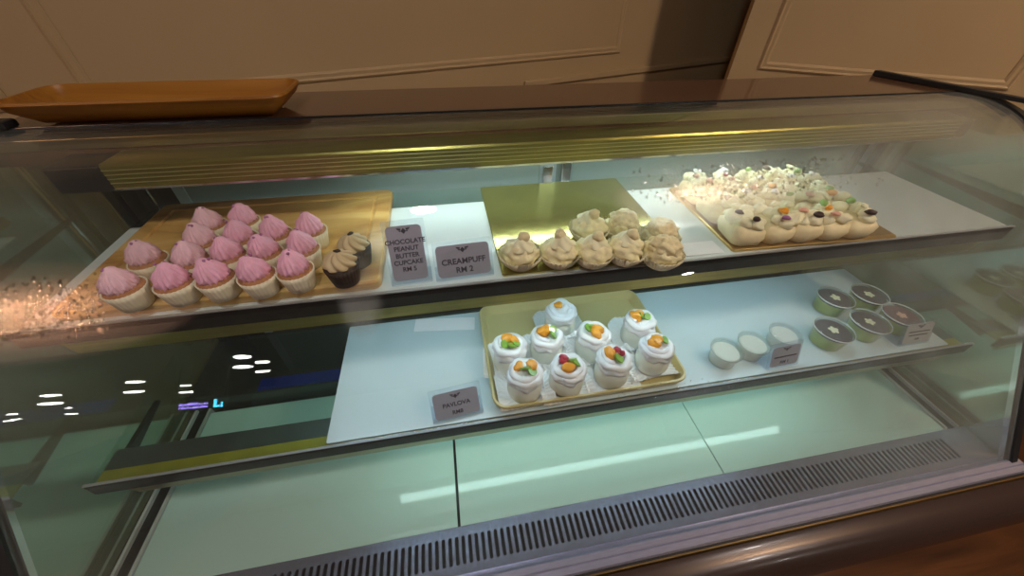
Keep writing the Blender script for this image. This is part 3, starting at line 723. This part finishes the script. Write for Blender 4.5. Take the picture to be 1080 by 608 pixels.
pav = [((.575, .163), [(og, -.002, .008, .0075), (og, .007, .004, .006), (gr, -.008, -.002, .0065), (gr, .002, -.007, .0065), (gr, .009, -.004, .006)], 'pavlova with orange and three kiwi slices, at the tan tray\'s left edge'),
       ((.635, .171), [(og, -.006, .004, .009), (og, -.001, .009, .006), (gr, .009, .005, .0065), (gr, .007, -.006, .007)], 'pavlova with orange and kiwi, just in front of the rearmost pavlova'),
       ((.672, .222), [(og, -.004, .006, .006)], 'rearmost pavlova on the tan tray, partly under the upper shelf edge'),
       ((.588, .112), [(og, -.009, .006, .006), (og, .010, .004, .0075), (gr, .000, .001, .008), (gr, .008, -.006, .007)], 'pavlova with orange either side of kiwi, front left corner of the tray'),
       ((.650, .1105), [(rd, -.006, .008, .008), (og, -.003, -.007, .008), (gr, .006, .006, .007), (gr, .012, .000, .0075)], 'pavlova with a dark red berry, one orange piece and kiwi, second in the front row'),
       ((.708, .165), [(gr, -.008, .006, .0075), (gr, -.003, .010, .006), (og, .004, .001, .0075), (og, -.001, -.007, .007)], 'pavlova with kiwi at left and two orange pieces, in the middle of the tray'),
       ((.792, .179), [(og, -.009, .004, .008), (og, -.003, .008, .006), (gr, .002, .003, .0075), (gr, .009, .000, .006)], 'pavlova at the rear right of the tan tray, with orange and kiwi'),
       ((.721, .1135), [(og, -.008, .004, .0075), (rd, .003, .006, .0075), (rd, .009, .002, .005), (gr, .002, -.006, .008)], 'pavlova with orange, red berry and kiwi, third in the front row'),
       ((.793, .125), [(og, -.004, .003, .0085), (og, -.010, .000, .006), (og, .002, .007, .006), (gr, .011, .003, .006)], 'pavlova with mostly orange fruit, at the front right end of the tan tray')]
for k, ((x, y), fl, lab) in enumerate(pav): pavlova(x, y, k, fl, lab)

# ------------------------------------------------------------------ price signs
def text_mesh(txt, size, name='lettering'):
    cu = bpy.data.curves.new(name, 'FONT'); cu.body = txt; cu.size = size; cu.align_x = 'CENTER'; cu.align_y = 'CENTER'; cu.extrude = 0.0001; cu.offset = size * 0.022
    o = bpy.data.objects.new(name, cu); COL.objects.link(o)
    me = bpy.data.meshes.new_from_object(o.evaluated_get(bpy.context.evaluated_depsgraph_get()))
    bpy.data.objects.remove(o); bpy.data.curves.remove(cu)
    me.materials.clear(); me.materials.append(mt['ink']); return me
def sign(name_label, x, y, z, rz, tilt, w, h, lw, lh, lines, emblem, label_mat='label', marks=()):
    """acrylic stand leaning back, a grey card in it, dark lettering"""
    t = thing('price_sign', name_label, 'price sign', (x, y, z), rz, 'price signs on the shelves')
    tl = Matrix.Rotation(-tilt, 4, 'X')
    def flat(mb): mb.v = [tuple(tl @ Vector((a, c_, b_))) for a, b_, c_ in mb.v]; return mb   # (x, up, out) -> leaning plate
    st = flat(MB().stack(w, h, 0.002, [(0, -0.001), (0, 0.001)], c=(0, h / 2, 0)))
    fz = math.cos(tilt) * h
    st.v = [(a, b_, c_) for a, b_, c_ in st.v]
    st.box(-w / 2, w / 2, 0.002, 0.028, 0.0, 0.0016)
    mnz = min(p[2] for p in st.v); st.v = [(a, b_, c_ - mnz) for a, b_, c_ in st.v]
    st.obj('acrylic_stand', mt['acrylic'], t)
    cd = flat(MB().stack(lw, lh, 0.005, [(0, -0.0020), (0, -0.0013)], c=(0, h / 2, 0)))
    cd.v = [(a, b_, c_ - mnz) for a, b_, c_ in cd.v]
    card = cd.obj('label_card', mt[label_mat], t)
    face = Matrix.Translation((0, 0, -mnz)) @ tl @ Matrix.Rotation(PI / 2, 4, 'X')
    for txt, sz, up in lines:
        o = bpy.data.objects.new('lettering', text_mesh(txt, sz)); COL.objects.link(o); o.parent = card
        o.matrix_local = face @ Matrix.Translation((0, h / 2 + up, 0.0023))
    em = MB()
    if emblem is not None:
        u = emblem; q = 0.0033
        em.add([(0, u - q, 0), (q * .9, u, 0), (0, u + q, 0), (-q * .9, u, 0)], [(0, 1, 2, 3)])
        for sx in (-1, 1):
            em.add([(sx * q * 0.8, u + q * .9, 0), (sx * q * 2.3, u + q * 1.1, 0), (sx * q * 1.9, u + q * .5, 0), (sx * q * .9, u + q * .3, 0)], [(0, 1, 2, 3)])
            em.add([(sx * q * 0.9, u + q * .2, 0), (sx * q * 1.7, u + q * .3, 0), (sx * q * 1.3, u - q * .2, 0), (sx * q * .8, u - q * .1, 0)], [(0, 1, 2, 3)])
    for mx, my, mw, mh in marks:
        em.add([(mx - mw / 2, my - mh / 2, 0), (mx + mw / 2, my - mh / 2, 0), (mx + mw / 2, my + mh / 2, 0), (mx - mw / 2, my + mh / 2, 0)], [(0, 1, 2, 3)])
    o = em.obj('emblem', mt['ink'], card); o.matrix_local = face @ Matrix.Translation((0, h / 2, 0.0024))
    return t
sign('tall grey price sign reading CHOCOLATE PEANUT BUTTER CUPCAKE', 0.457, 0.1555, L1, 0.06, 0.42, 0.047, 0.075, 0.039, 0.063,
     [('CHOCOLATE', 0.0073, 0.0135), ('PEANUT', 0.0073, 0.0055), ('BUTTER', 0.0073, -0.0025), ('CUPCAKE', 0.0073, -0.0105), ('RM 5', 0.0073, -0.0185)], 0.0255)
sign('wide grey price sign reading CREAMPUFF, left of the gold cake board', 0.519, 0.1555, L1, 0.05, 0.42, 0.069, 0.047, 0.062, 0.038,
     [('CREAMPUFF', 0.0095, -0.0010), ('RM 2', 0.0095, -0.0115)], 0.0125)
sign('grey price sign reading PAVLOVA on the lower shelf, left of the tan tray', 0.490, 0.0875, L2, 0.10, 0.55, 0.071, 0.049, 0.062, 0.038,
     [('PAVLOVA', 0.0088, -0.0005), ('RM8', 0.0080, -0.0125)], 0.0115)
sign('grey price sign reading RM 1 in front of the white pudding cups', 1.004, 0.0885, L2, 0.05, 0.35, 0.060, 0.046, 0.052, 0.036,
     [('RM 1', 0.0078, -0.0110)], 0.0118, marks=((0, -0.001, 0.042, 0.0028),))
sign('pale price sign in front of the green dessert cups at the right', 1.262, 0.0925, L2, 0.0, 0.35, 0.064, 0.046, 0.054, 0.037,
     [('RM', 0.0060, -0.0110)], 0.0125, 'label_pale', marks=((0, 0.0035, 0.042, 0.0022), (0, -0.003, 0.038, 0.0022)))

def slip(x, y, z, w, d, rz, label):
    o = MB().stack(w, d, 0.001, [(0, 0), (0, 0.0006)]).obj('paper_slip', mt['paper']); o.location = (x, y, z); o.rotation_euler = (0, 0, rz); tag(o, label, 'paper')
slip(0.834, 0.168, L1 + 0.0001, 0.054, 0.028, 0.0, 'small white paper slip on the upper shelf right of the cream puffs')
slip(0.478, 0.272, L2 + 0.0001, 0.105, 0.030, -0.12, 'plain white paper slip at the back of the lower shelf')

# ------------------------------------------------------------------ dessert cups
def pudding(x, y, k, lidded, label):
    t = thing('pudding_cup', label, 'dessert cup', (x, y, L2), 0.5 * k, 'white pudding cups on the lower shelf')
    MB().lathe([(0.0195, 0.0), (0.0225, 0.022), (0.0240, 0.0255), (0.0232, 0.0255), (0.0217, 0.022), (0.0187, 0.001)], 40).obj('plastic_cup', mt['cup_clear'], t, True, 0.8)
    MB().lathe([(0.0180, 0.0012), (0.0208, 0.0205), (0.0195, 0.0225), (0.008, 0.0228)], 40).obj('pudding', mt['pudding'], t, True, 0.8)
    MB().lathe([(0.0250, 0.0248), (0.0252, 0.0275), (0.0235, 0.0290), (0.0222, 0.0268), (0.010, 0.0268)], 40).obj('lid', mt['clear_lid'] if lidded else mt['cup_clear'], t, True, 0.5)
pudding(.916, .118, 0, False, 'leftmost white pudding cup on the lower shelf, in the open')
pudding(.969, .124, 1, False, 'white pudding cup in the middle, just left of the RM 1 price sign')
pudding(1.034, .133, 2, True, 'white pudding cup standing behind the RM 1 price sign')
rnd = random.Random(41)
def dessert(x, y, k, top, label):
    t = thing('dessert_cup', label, 'dessert cup', (x, y, L2), 0.9 * k, 'green dessert cups with dark topping')
    MB().lathe([(0.0235, 0.0), (0.0270, 0.026), (0.0288, 0.030), (0.0280, 0.030), (0.0262, 0.026), (0.0227, 0.001)], 44).obj('plastic_cup', mt['clear_lid'], t, True, 0.8)
    MB().lathe([(0.0222, 0.0012), (0.0256, 0.0245), (0.012, 0.0250)], 44).obj('green_layer', mt['green_jelly'], t, True, 0.8)
    tp = MB().lathe([(0.0257, 0.0251), (0.0262, 0.0275), (0.0250, 0.0288), (0.010, 0.0290)], 44).obj('topping', mt[top], t, True, 0.8)
    mb = MB()
    for q in range(5):
        a = 2 * PI * q / 5 + k; mb.blob((0.0045 * math.cos(a), 0.0045 * math.sin(a), 0.0293), 0.0035, q + k, 0.3, 150, 10, 6, (1.2, 0.9, 0.25), a)
    mb.obj('cream_flower', mt['cream'] if top == 'purple_top' else mt['peach'], tp, True)
    MB().lathe([(0.0292, 0.0295), (0.0295, 0.0325), (0.0280, 0.0335), (0.0266, 0.0318), (0.010, 0.0318)], 44).obj('lid', mt['clear_lid'], t, True, 0.5)
    MB().lathe([(0.0296, 0.0300), (0.0300, 0.0312), (0.0296, 0.0324), (0.0289, 0.0312), (0.0296, 0.0300)], 44, cap0=False, cap1=False).obj('lid_rim', mt['lid_rim'], t, True)
dessert(1.186, .193, 0, 'purple_top', 'green dessert cup with a dark top, rear left of the five')
dessert(1.256, .190, 1, 'purple_top', 'green dessert cup with a small brown-looking top, rear right of the five')
dessert(1.116, .124, 2, 'purple_top', 'green dessert cup with a dark top and pale flower, front left of the five')
dessert(1.194, .130, 3, 'purple_top', 'green dessert cup with a dark top, front middle of the five')
dessert(1.264, .134, 4, 'red_top', 'dessert cup with a reddish brown top, behind the pale price sign')

# ------------------------------------------------------------------ lamps of the hall (seen mirrored in the front glass), plus two added fill downlights
def lamp(x, y, r, glow, label, group=None):
    t = thing('ceiling_lamp', label, 'ceiling lamp', (x, y, CZ), 0, group)
    MB().lathe([(r * 1.18, -0.0002), (r * 1.18, -0.012), (r * 1.02, -0.016), (r * 1.0, -0.008)], 32, cap1=False).obj('lamp_ring', mt['lamp_housing'], t, True, 0.6)
    MB().lathe([(r, -0.009), (r, -0.012), (r * 0.6, -0.0125)], 32).obj('lamp_glow', glow, t, True, 0.6)
for x, y, s in ((-8.38, -7.89, 0.7), (-9.13, -8.59, 0.7), (-8.92, -8.50, 0.7), (-6.50, -6.56, 1.0), (-7.19, -7.30, 1.3), (-7.55, -8.03, 0.5), (-8.16, -8.77, 0.8), (-5.08, -6.35, 1.0), (-5.77, -7.23, 1.2), (-4.92, -7.28, 0.8), (-5.40, -8.03, 1.0), (-6.10, -8.73, 0.5), (-6.52, -9.38, 0.7), (-2.99, -5.59, 1.0), (-3.34, -6.24, 1.2), (-2.94, -6.06, 0.9), (-3.33, -6.86, 1.0)):
    lamp(x, y, 0.12 * s, mt['lamp_far'], 'white ceiling downlight, seen mirrored in the lower left of the front glass', 'downlights of the hall')
for x, y, lab in ((0.36, -0.52, 'added warm white fill downlight over the left half of the counter'), (2.25, -1.30, 'added warm white fill downlight over the right half of the counter'), (3.36, -3.30, 'warm white downlight farther out, mirrored on the upper shelf rail')):
    lamp(x, y, 0.07, mt['lamp_near'], lab)  # both counter downlights are added to brighten the fronts of the goods
lamp(-2.5, -2.1, 0.075, mt['lamp_warm_left'], 'orange ceiling lamp whose glow sparkles in the droplets at the left of the glass')
lamp(2.15, -0.66, 0.075, mt['lamp_warm_right'], 'warm ceiling lamp over the right end, sparkling in the droplets above the pastries')
# small violet sign hanging in the hall
sg = thing('led_sign', 'small violet and cyan lit sign mirrored at the lower left of the front glass', 'sign', (-3.58, -5.71, 1.12), -0.55)
MB().box(-0.34, 0.34, -0.03, 0.0, 0.0, 0.24).box(-0.3, -0.285, -0.02, -0.01, 0.24, CZ - 1.12).box(0.285, 0.3, -0.02, -0.01, 0.24, CZ - 1.12).obj('sign_box', mt['dark'], sg)
mb = MB(); rnd = random.Random(3)
for row in (0.055, 0.105):
    for q in range(11): mb.box(-0.24 + q * 0.031, -0.24 + q * 0.031 + rnd.uniform(0.016, 0.028), 0.0, 0.006, row, row + rnd.uniform(0.02, 0.04))
mb.obj('lit_lettering', mt['led_violet'], sg)
MB().box(0.16, 0.25, 0.0, 0.006, 0.05, 0.08).box(0.16, 0.20, 0.0, 0.006, 0.08, 0.18).box(0.25, 0.28, 0.0, 0.006, 0.05, 0.12).obj('lit_emblem', mt['led_cyan'], sg)
